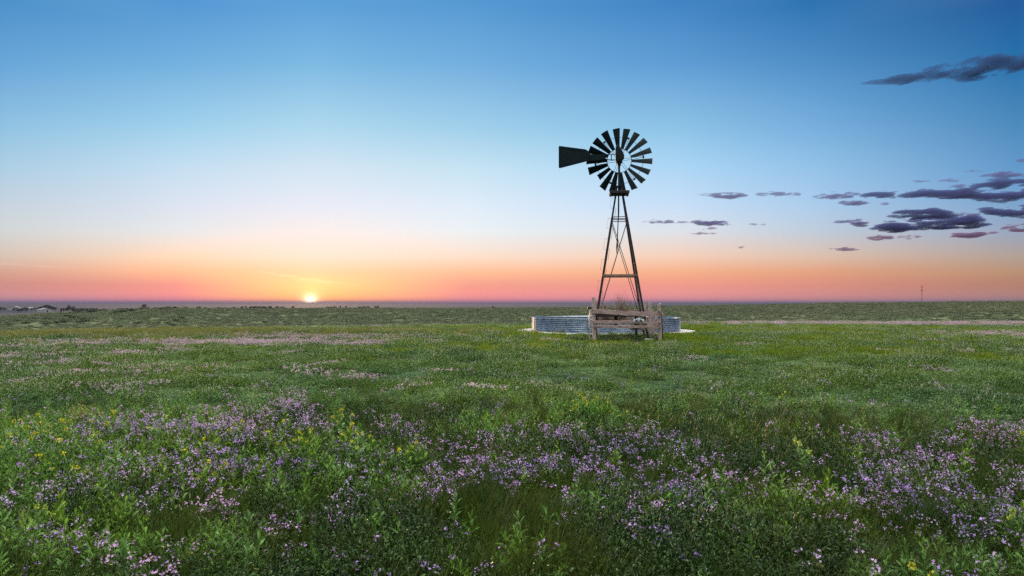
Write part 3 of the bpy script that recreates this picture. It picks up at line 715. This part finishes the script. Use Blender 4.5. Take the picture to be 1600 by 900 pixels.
# grass tufts
hold('tuft', [mk_grass(s, 38, .27, .10, .0055) for s in (41, 42, 43, 44)], [M['grass']])
x, y, rng = sector(12000, 1.8, 11, 17); px, py = pixof(x, y, .12); d = blobs(px, py, GRS, .42)*1.25; k = rng.uniform(0, 1, len(x)) < d*.8*(1-sstep(6.5, 11, np.hypot(x, y))); x, y = x[k], y[k]
scatter('grass', HOLD['tuft'], x, y, rng.uniform(.6, 1.15, len(x)), 'dark green grass tufts between the foreground flowers', kk=4, seed=7)
# tall yellowish grass along the left rim, fresh lime grass on the right rim
hold('tall_tuft', [mk_grass(s, 90, .30, .22, .010) for s in (51, 52, 53)], [M['straw']])
x, y, rng = sector(16000, 27, 40, 18); px, py = pixof(x, y, .1); d = blobs(px, py, [(100,521,330,6,1),(420,519,260,4,.8),(120,540,260,10,.12)], 0)*sstep(.2, .7, fbm(x/1.3, y/1.3, 66, 3))*1.3; k = rng.uniform(0, 1, len(x)) < d; x, y = x[k], y[k]
scatter('tall_grass', HOLD['tall_tuft'], x, y, rng.uniform(.7, 1.2, len(x)), 'tall yellowish grass along the left rim of the meadow', kk=3, seed=8)
hold('lime_tuft', [mk_grass(s, 110, .15, .30, .014) for s in (61, 62, 63)], [M['lime']])
x, y, rng = sector(34000, 20, 56, 19); px, py = pixof(x, y, .05); d = blobs(px, py, [(1220,523,260,13,1.2),(1250,548,450,26,.5),(760,545,250,20,.3),(760,521,180,9,.9),(640,527,120,6,.6),(1450,520,160,10,.5),(1050,540,400,14,.12)], 0); k = (rng.uniform(0, 1, len(x)) < d) & keepout(x, y, .2); x, y = x[k], y[k]
scatter('lime_grass', HOLD['lime_tuft'], x, y, rng.uniform(.7, 1.2, len(x)), 'bright lime green short grass beside the stock tank', kk=3, seed=9)
# weeds under the pen rails
hold('pen_weed', [mk_mat(s, 260, .3, .22, .05) for s in (71, 72)], [M['grass'], M['petalpale']])
rng = np.random.default_rng(5); x = rng.uniform(3.1, 5.8, 150); y = rng.uniform(26.5, 29.0, 150)
x = np.concatenate([x, rng.uniform(2.3, 3.3, 16)]); y = np.concatenate([y, rng.uniform(26.2, 28, 16)])
scatter('pen_weeds', HOLD['pen_weed'], x, y, rng.uniform(.6, 1.2, len(x)), 'dark weeds growing inside the rail pen under the windmill', kk=2, seed=10)
# hillside tussocks
hold('tussock', [mk_mat(s, 130, .8, .18, .20, 0) for s in (81, 82, 83)], [M['hill'], M['petalpale']])
x, y, rng = sector(52000, 62, 400, 20, 43, 1.6); k = keepout(x, y)
scatter('hill_grass', HOLD['tussock'], x, y, rng.uniform(.5, 1.4, len(x))*np.clip(np.hypot(x, y)/200, .5, 1.3), 'dull green tussock grass over the far hillside', kk=3, seed=11)

# single bushy weeds that stand out
def weed(px, py, w, h, label, mtl='sprig', seed=0, n=16, cat='weed', yl=False):
    q = hit(px, py); random.seed(seed); mb = MB()
    for i in range(n):
        a = rnd(0, 6.28); r_ = w*.5*math.sqrt(rnd(0, 1))
        add_sprig(mb, (r_*math.cos(a)*.6, r_*math.sin(a)*.6, 0), h*rnd(.65, 1.0)*(1-.35*(2*r_/w)**2), (math.cos(a)*r_/w*.7, math.sin(a)*r_/w*.7), 18, min(1.5, h/.28), 16 if yl and rnd(0, 1) < .5 else None)
    o = mb.build('bushy_weed', [M[mtl], M['yellow']], None, recalc=False); o.location = q; return tag(o, label, cat, 'bushy weeds standing out of the meadow')
weed(922, 672, .50, .42, 'tallest yellow tipped bushy weed in the middle of the meadow', 'sprig', 1, 30, yl=True)
weed(962, 674, .3, .30, 'slim bushy weed just right of the tallest middle one', 'sprig', 2, 10, yl=True)
weed(780, 672, .34, .26, 'rounded olive bushy weed left of the tallest middle one', 'straw', 3, 16)
weed(735, 668, .3, .24, 'low bushy weed second left of the tallest middle one', 'sprig', 4, 12, yl=True)
weed(135, 672, .4, .34, 'olive brown bushy weed among yellow flowers on the far left', 'straw', 5, 18)
weed(348, 868, .34, .22, 'dense bright green bushy weed low in the left foreground', 'sprig', 6, 26)
weed(1190, 838, .3, .22, 'bright feathery bushy weed in front of the right flower patch', 'sprig', 7, 16)
weed(600, 905, .26, .24, 'pale green bushy weed at the bottom left of centre', 'sprig', 8, 10)
weed(205, 885, .3, .22, 'soft feathery bushy weed at the bottom left beside purple flowers', 'sprig', 9, 16)
weed(443, 656, .3, .18, 'small weed mound crowned with pink flowers left of centre', 'grass', 10, 10)
weed(1530, 905, .3, .2, 'feathery bushy weed in the bottom right corner', 'sprig', 11, 14)

# dry tumbleweeds heaped in the pen
def tumble(loc, rad_, seed, label):
    random.seed(seed); mb = MB()
    for i in range(260):
        a = rnd(0, 6.28); e = rnd(-.6, 1.5); d = Vector((math.cos(a)*math.cos(e), math.sin(a)*math.cos(e), math.sin(e))); q = Vector((0, 0, rad_*.3))
        pts = [q]; ln = rad_*rnd(.7, 1.1)/4
        for k in range(4): q = q+d*ln; pts.append(q); d = (d+Vector((rnd(-.5, .5), rnd(-.5, .5), rnd(-.3, .5)))).normalized()
        mb.tube(pts, [.006, .005, .004, .003, .002], 3, cap=False)
        for k in range(3):
            j = random.randint(1, 4); strip(mb, pts[j], Vector((rnd(-1, 1), rnd(-1, 1), rnd(-.2, 1))), rad_*.28, .010, .3, 2)
    o = mb.build('tumbleweed', M['twig'], None, recalc=False); o.location = loc; return tag(o, label, 'tumbleweed', 'dry tumbleweeds caught in the pen')
tumble((3.85, 28.0, .50), .80, 1, 'dry grey tumbleweed heaped in the left side of the pen')
tumble((4.55, 28.3, .62), .92, 2, 'largest dry tumbleweed heaped in the middle of the pen')
tumble((5.1, 27.8, .30), .60, 3, 'dry tumbleweed at the right side of the pen below the white sheet')

# ------------------------------------------------------------------ hillside shrubs
def blob_leaves(mb, c, rx, rz, n, s):
    for i in range(n):
        a = rnd(0, 6.28); e = math.asin(rnd(-1, 1)); k = rnd(.45, 1.0)**.5
        q = Vector(c)+Vector((math.cos(a)*math.cos(e)*rx*k, math.sin(a)*math.cos(e)*rx*k, math.sin(e)*rz*k))
        d = Vector((rnd(-1, 1), rnd(-1, 1), rnd(-1, 1))).normalized(); e2 = d.orthogonal().normalized()*s*rnd(.6, 1.2); f2 = d.cross(e2)*.8
        mb.add([q-e2, q+f2*.7, q+e2, q-f2*.7], [(0, 1, 2, 3)])
shrub_me = []
for s_ in range(3):
    random.seed(200+s_); mb = MB()
    for k in range(5): blob_leaves(mb, (rnd(-.6, .6), rnd(-.6, .6), .35+rnd(0, .2)), .55, .4, 90, .10)
    for k in range(5): mb.tube([(0, 0, -.1), (rnd(-.4, .4), rnd(-.4, .4), .5)], [.04, .015], 4, cap=False)
    shrub_me.append(mb.mesh('shrub', M['shrub']))
SH = [(35,297),(62,310),(103,288),(155,300),(190,320),(205,272),(282,305),(292,275),(350,297),(395,293),(425,255),(460,265),(488,295),(518,274),(533,287),(490,230),(620,222),(710,233),(740,232),(780,228),(857,300),(1045,300),(1078,312),(1100,284),(1138,268),(750,320),(720,332),(860,215),(995,212),(1040,207),(1085,205),(1105,207),(590,227),(560,230),(655,220),(825,222),(890,212)]
random.seed(12)
for i, (a, b2) in enumerate(SH):
    q = hit(a/4, 430+b2/4+1.2)
    if q is None or q.y > 420: q = hit(a/4, 430+b2/4+3)
    if q is None or q.y > 600: continue
    o = bpy.data.objects.new('shrub', random.choice(shrub_me)); SC.collection.objects.link(o); o.location = q; s_ = rnd(.8, 1.3)*q.y/230
    o.scale = (s_*1.25, s_*1.25, s_*.85); o.rotation_euler[2] = rnd(0, 6)
    tag(o, 'dark low shrub dotted over the far left hillside', 'shrub', 'dark shrubs on the left hillside')
for (a, b2, lb) in ((414, 504.5, 'lone dark shrub on the hillside below and left of the sun'), (1237, 509, 'dark low shrub left of the purple strip beyond the right meadow'), (1331, 508, 'tiny dark shrub in the purple strip behind the right meadow'), (1517, 508, 'dark upright shrub in the purple strip near the right edge')):
    q = hit(a, b2)
    o = bpy.data.objects.new('shrub', random.choice(shrub_me)); SC.collection.objects.link(o); o.location = q; s_ = q.y/200*.8
    o.scale = (s_, s_, s_*.9); tag(o, lb, 'shrub')

# ------------------------------------------------------------------ far trees
def tree_mesh(seed, h, w, tall=False):
    random.seed(seed); cm = MB(); tm = MB()
    tm.tube([(0, 0, -1), (rnd(-.2, .2), 0, h*.3), (rnd(-.4, .4), rnd(-.3, .3), h*.75)], [h*.035, h*.028, h*.01], 6, cap=False)
    for k in range(4):
        a = rnd(0, 6.28); z0 = h*rnd(.25, .5); tm.tube([(0, 0, z0), (math.cos(a)*w*.35, math.sin(a)*w*.35, z0+h*.25)], [h*.015, h*.005], 4, cap=False)
    for k in range(9 if not tall else 7):
        a = rnd(0, 6.28); r_ = w*.5*rnd(0, .75); zz = rnd(.38, .88); wid = (1-(abs(zz-.5)*1.3)**2)
        blob_leaves(cm, (math.cos(a)*r_*wid, math.sin(a)*r_*wid, h*zz), w*rnd(.16, .3), h*rnd(.08, .16), 90, h*.045)
    return tm.mesh('trunk', M['bark']), cm.mesh('crown', M['tree'])
TM = [tree_mesh(300, 11, 10), tree_mesh(301, 9, 10), tree_mesh(302, 13, 7, True), tree_mesh(303, 8, 12)]
def tree(px, Y, ytop, label, group=None, kind=None):
    d = ray(px, 470); x_, y_ = d.x*Y, Y; z_ = zat(x_, y_); t = random.randrange(4) if kind is None else kind
    hh = max(3.5, at(px, ytop, Y).z-z_); base_h = (11, 9, 13, 8)[t]; o = empty('tree', (x_, y_, z_), rnd(0, 6)); s_ = hh/base_h; w_ = min(s_, 1.15); o.scale = (w_, w_, s_)
    for nm, me_ in (('trunk', TM[t][0]), ('crown', TM[t][1])):
        c_ = bpy.data.objects.new(nm, me_); SC.collection.objects.link(c_); c_.parent = o
    return tag(o, label, 'tree', group)
random.seed(77)
for i in range(30):
    px_ = 44+i*1.5+rnd(-.6, .6); tree(px_, rnd(1500, 1750), 481-4.5*math.exp(-((px_-74)/11)**2)+rnd(-.8, .8), 'dark blue tree in the low wood on the far left horizon', 'trees of the far left wood')
for i in range(22):
    px_ = rnd(-4, 46); tree(px_, rnd(1250, 1700), rnd(479.5, 484), 'dark tree among the pale farm buildings at the far left edge', 'trees among the far left farms')
tree(107.5, 1150, 475.2, 'tall rounded lone tree right of the far left wood', kind=0)
tree(114, 1150, 478, 'smaller tree right beside the tall rounded lone tree', kind=1)
tree(225.5, 900, 474.5, 'lone tree on the skyline of the left hill', kind=1)
for i, px_ in enumerate((96, 99, 122, 126, 130, 133, 137, 141, 144, 147, 151, 163, 186, 190, 199, 206, 232, 243, 262, 290, 309, 312, 321, 341, 344, 352, 366)):
    tree(px_, rnd(1100, 1300), min(481, np.interp(px_, CR_X, CR_Y)-rnd(1.2, 2.6)), 'small dark tree in the broken line along the left hill skyline', 'trees along the left hill skyline')
for i in range(26):
    tree(rnd(368, 446), rnd(1500, 1700), rnd(477.8, 479.0), 'low reddish tree in the strip just left of the sun', 'trees left of the sun')
for px_ in (458, 512, 518, 523, 532, 541, 560, 563, 566, 569, 575, 586, 590, 770):
    tree(px_, rnd(1500, 1700), rnd(476.8, 478.8), 'low tree in the gappy strip along the plain right of the sun', 'trees right of the sun')

# ------------------------------------------------------------------ far farm buildings
M['bwall'] = simple('pale_barn_wall', (.30,.30,.33), (.40,.40,.42), 1, .8, 0, 0)
M['broof'] = simple('grey_barn_roof', (.16,.16,.19), (.24,.24,.27), 1, .6, 0, 0)
M['glass'] = simple('dark_window', (.03,.035,.04), (.05,.05,.06), 1, .2, 0, 0)
def barn(px, Y, w, dp, h, rh, rz, label):
    d = ray(px, 470); x_, y_ = d.x*Y, Y; o = empty('farm_building', (x_, y_, zat(x_, y_)-.5), rz); tag(o, label, 'farm building')
    mb = MB(); mb.box((0, 0, h/2), (w, dp, h)); mb.prism([(-w/2, h), (w/2, h), (0, h+rh*.98)], -dp/2+.05, dp/2-.05); mb.build('wall', M['bwall'], o)
    mb = MB()
    for s_ in (-1, 1): mb.prism([(0, h+rh), (s_*(w/2+.6), h-.3), (s_*(w/2+.6), h-.02), (0, h+rh+.35)], -dp/2-.5, dp/2+.5)
    mb.build('roof', M['broof'], o)
    mb = MB(); mb.box((0, -dp/2-.03, 2.0), (3.5, .08, 4.0)); mb.build('door', M['glass'], o)
    for s_ in (-1, 1): mb = MB(); mb.box((s_*w*.32, -dp/2-.03, h*.6), (1.6, .08, 1.4)); mb.build('window', M['glass'], o)
barn(24, 1750, 22, 14, 6, 4, .3, 'pale farm building at the far left edge of the horizon')
barn(71, 1380, 26, 12, 5, 3, 1.2, 'long pale farm building in front of the far left wood')
barn(47, 1650, 12, 10, 5, 3, -.4, 'small pale farm building left of the far wood')

# ------------------------------------------------------------------ radio mast
d = ray(1440.5, 470); Y = 1200; x_, y_ = d.x*Y, Y; zb = zat(x_, y_); top = at(1440.5, 446.5, Y).z-zb
mast = empty('radio_mast', (x_, y_, zb)); tag(mast, 'thin lattice radio mast on the right skyline', 'radio mast')
mb = MB(); w = .6
for k in range(3):
    a = 2.094*k; mb.tube([(w*math.cos(a), w*math.sin(a), -1), (w*math.cos(a), w*math.sin(a), top)], .07, 4)
z = 0; k = 0
while z < top-2:
    for q in range(3):
        a, b2 = 2.094*q, 2.094*(q+1); mb.tube([(w*math.cos(a), w*math.sin(a), z), (w*math.cos(b2), w*math.sin(b2), z+2)], .06, 3, cap=False)
    z += 2
mb.build('lattice', M['steel'], mast)
for zz in (top-2, top-8): mb = MB(); mb.box((0, 0, zz), (3.4, .4, .8)); mb.tube([(1.4, 0, zz-1.2), (1.4, 0, zz+1.2)], .2, 5); mb.build('antenna', M['steel'], mast)

# ------------------------------------------------------------------ clouds (thin closed shells of mist)
def cloudmat(name, albedo, dens, g=0., absorb=(.5,.5,.5)):
    m = bpy.data.materials.new(name); m.use_nodes = True; nt = m.node_tree; nt.nodes.clear()
    o = nt.nodes.new('ShaderNodeOutputMaterial'); v = nt.nodes.new('ShaderNodeVolumePrincipled')
    v.inputs['Density Attribute'].default_value = ''; v.inputs['Color'].default_value = (*albedo, 1); v.inputs['Density'].default_value = dens
    v.inputs['Anisotropy'].default_value = g; v.inputs['Absorption Color'].default_value = (*absorb, 1)
    nt.links.new(v.outputs[0], o.inputs['Volume']); return m
CM = {k: cloudmat('cloud_mist_%s' % k, al, dn, 0, (.0,.0,.0)) for k, al, dn in (('high', (.06,.105,.28), .009), ('dense', (.11,.13,.38), .010), ('soft', (.18,.165,.44), .010), ('low', (.30,.18,.37), .010))}  # dusk light tints put into the albedo, pink underlight for the low ones
CM['cirrus'] = cloudmat('cloud_mist_cirrus', (.8,.7,.5), .0005, .6, (.9,.9,.9))
CM['streak'] = cloudmat('cloud_mist_streak', (.3,.2,.3), .004, 0)
def cloud(spine, label, D=None, seed=1, m='dense', rough=1.0, thick=1.3):
    """spine: (px, py, half height in px) along the cloud, turned into a real body at distance D"""
    sp_ = np.array(spine, float); cx, cy_ = sp_[:, 0].mean(), sp_[:, 1].mean()
    if D is None: D = min(16000, 1700/max(.05, (473-cy_)/F))
    k = D/F; x0, x1 = sp_[0, 0]-3, sp_[-1, 0]+3; hm = sp_[:, 2].max(); y0, y1 = sp_[:, 1].min()-hm*1.7-2, sp_[:, 1].max()+hm*1.7+2
    st = .5 if (x1-x0) < 130 else .8
    nx = int((x1-x0)/st)+1; ny = int((y1-y0)/st)+1
    gx_, gy_ = np.meshgrid(np.linspace(x0, x1, nx), np.linspace(y0, y1, ny))
    cyy = np.interp(gx_, sp_[:, 0], sp_[:, 1]); hh = np.interp(gx_, sp_[:, 0], sp_[:, 2])
    edge = np.minimum(1, np.minimum(gx_-x0, x1-gx_)/(hm*1.2+2)); v = (gy_-cyy)/np.maximum(hh, .4)
    v = np.where(v > 0, v*1.25, v*.95)
    nz = fbm(gx_/max(6., hm*2.6), gy_/max(1.5, hm*.45), seed*7, 6)
    nz2 = fbm(gx_/max(14., hm*6), gy_/max(5., hm*2), seed*7+90, 3); nz = nz+(vnoise(gx_/2.2, gy_/.9, seed+5)-.5)*.16*rough
    f = 1.15-v*v+(nz-.5)*5.4*rough+(nz2-.5)*1.6*rough-(1-edge)*1.4
    f[0, :] = f[-1, :] = -1; f[:, 0] = f[:, -1] = -1
    T = np.clip(f, 0, 1.4)**.9*hm*k*thick*np.minimum(1.2, hh/hm+.25)
    idx = {}; vs_ = []; c0 = at(cx, cy_, D)
    def vid(j, i, s_):
        key = (j, i, s_ if T[j, i] > 0 else 0)
        if key not in idx:
            idx[key] = len(vs_); q = at(gx_[j, i], gy_[j, i], D); vs_.append((q.x-c0.x, s_*T[j, i], q.z-c0.z))
        return idx[key]
    fs_ = []
    for j in range(ny-1):
        for i in range(nx-1):
            if T[j:j+2, i:i+2].max() > 0:
                for s_ in (-1, 1):
                    q = (vid(j, i, s_), vid(j, i+1, s_), vid(j+1, i+1, s_), vid(j+1, i, s_)); fs_.append(q if s_ > 0 else q[::-1])
    if not fs_: return
    mb = MB(); mb.add(vs_, fs_); o = mb.build('cloud', CM[m], None, smooth=True, recalc=False); o.location = c0
    return tag(o, label, 'cloud')
CL = [
 ([(1345,130,1),(1380,127,4),(1430,120,8),(1470,112,12),(1520,106,13),(1560,100,12.5),(1600,95,12.5),(1650,88,12),(1700,84,6)], 'largest dark cloud, slanting alone high at the upper right', 7000),
 ([(1494,126,3),(1522,121,5),(1556,119,3)], 'faint scrap hanging below the largest upper right cloud', 7000),
 ([(1090,304,1.5),(1112,305,2.5),(1135,308,5),(1166,306,3)], 'small flat cloud nearest to the windmill wheel', None),
 ([(1182,304,2),(1212,303,3.5),(1252,304,2)], 'small flat cloud second to the right of the windmill wheel', None),
 ([(1267,309,2),(1300,307,5),(1344,305,4)], 'lens shaped cloud at the left end of the long cloud row', None),
 ([(1344,305,3),(1375,306,7),(1406,304,4)], 'plump cloud between the lens shaped one and the long bar', None),
 ([(1312,317,2),(1338,318,5),(1360,318,2)], 'puff just below the lens shaped cloud', None),
 ([(1408,306,4),(1460,304,7),(1520,304,8),(1570,307,10),(1620,306,10),(1660,304,5)], 'longest dark bar of cloud reaching the right edge', None),
 ([(1534,275,2),(1575,273,5),(1598,274,2)], 'thin dark cloud above the others near the right edge', None),
 ([(1516,291,3),(1560,287,7),(1610,285,7),(1640,285,3)], 'dark cloud right above the longest bar at the right edge', None),
 ([(1528,328,3),(1570,332,6),(1615,330,9),(1650,330,4)], 'dark cloud right below the longest bar at the right edge', None),
 ([(1303,347,2),(1330,348,4),(1352,350,5)], 'pointed left tip cloud of the lower cloud bank', None),
 ([(1352,355,4),(1400,354,8),(1460,350,9),(1510,348,9),(1546,350,4)], 'broad flat cloud forming the base of the lower bank', None),
 ([(1388,338,3),(1420,337,7),(1460,335,8),(1490,339,5)], 'puffy cloud on top of the lower bank', None),
 ([(1490,335,2),(1510,336,4),(1530,336,2)], 'small puff right of the one topping the lower bank', None),
 ([(1562,358,4),(1590,356,8),(1620,355,9),(1650,356,4)], 'dark cloud under the right end, cut by the right edge', None),
 ([(1484,368,3),(1515,367,6),(1556,365,3)], 'reddish flat cloud below the right part of the lower bank', None),
 ([(1356,372,2),(1374,372,4),(1396,372,2)], 'small reddish cloud below the left part of the lower bank', None),
 ([(1402,371,1.5),(1420,371,2.6),(1437,370,1.5)], 'thin strip cloud between the two reddish ones', None),
 ([(1295,389,1),(1320,390,2.8),(1342,390,1.2)], 'lowest pink wisp of cloud under the right bank', None),
 ([(1006,347,1.5),(1030,346,3.5),(1050,347,2)], 'wispy cloud immediately right of the windmill tower', None),
 ([(1082,347,2),(1110,350,5),(1143,350,3)], 'flat cloud low and right of the wispy one by the tower', None),
 ([(1052,348,1),(1066,347,2),(1080,347,1)], 'tiny link cloud between the two low ones by the tower', None),
 ([(1082,365,1),(1100,365,2.2),(1117,365,1)], 'thin pink strip lying lowest under the flat low cloud', None),
 ([(1098,358,1),(1110,357,2.2),(1121,357,1)], 'tiny strip tucked right under the flat low cloud', None),
 ([(1428,283,1),(1440,283,2.6),(1452,283,1)], 'small faint cloud above the middle of the long bar', None),
 ([(1468,283,1),(1484,282,2.6),(1500,283,1)], 'small faint cloud right of the first faint one', None),
 ([(1484,292,1),(1498,291,3),(1511,290,1)], 'small dark scrap touching the top of the long bar', None),
 ([(1373,319,1),(1382,319,2.6),(1391,318,1)], 'tiny puff hanging under the plump cloud', None),
 ([(1586,251,1),(1598,250,3.5),(1616,250,2)], 'small dark cloud highest above the row at the right edge', None),
 ([(1168,351,.8),(1182,351,2),(1197,351,.8)], 'tiny speck of cloud in the gap right of the tower clouds', None),
 ([(1508,268,.8),(1520,267,2),(1535,268,.8)], 'faintest thin wisp below the highest right edge cloud', None),
 ([(1150,386,.8),(1157,387,2),(1163,386,.8)], 'tiny pink fleck low over the horizon right of the tower', None),
]
for i, (spn, lb, D) in enumerate(CL):
    cloud(spn, lb, D, i+3, 'high' if D else 'low' if spn[0][1] > 356 else 'dense' if max(s[2] for s in spn) > 5 else 'soft', 1.0)
cloud([(400,424,1),(435,430,2.5),(470,436,4),(500,440,4),(530,443,2),(560,447,1)], 'bright golden wisp of cloud just above the sun', 16000, 55, 'cirrus', .5)
cloud([(-40,410,2),(10,412,2),(50,415,1.5),(90,418,1.6),(120,418,.8)], 'pale pink streak of cloud low at the left edge', 16000, 56, 'cirrus', .3)
cloud([(-40,445,2),(0,447,2),(30,448,1.4),(60,450,.7)], 'dark thin streak of cloud lowest at the left edge', 16000, 57, 'streak', .3)

# ------------------------------------------------------------------ haze
mb = MB(); mb.box((0, 0, 4), (50400, 50400, 90)); hz = mb.build('haze', None or M['black'], None)
m = bpy.data.materials.new('haze_air'); m.use_nodes = True; nt = m.node_tree; nt.nodes.clear()
o = nt.nodes.new('ShaderNodeOutputMaterial'); v = nt.nodes.new('ShaderNodeVolumePrincipled')
v.inputs['Density Attribute'].default_value = ''; v.inputs['Color'].default_value = (.13, .15, .30, 1); v.inputs['Density'].default_value = .00006
v.inputs['Anisotropy'].default_value = .1; v.inputs['Absorption Color'].default_value = (0, 0, 0, 1); nt.links.new(v.outputs[0], o.inputs['Volume'])
hz.data.materials[0] = m; tag(hz, 'thin bluish dusk haze over the whole plain', kind='stuff')
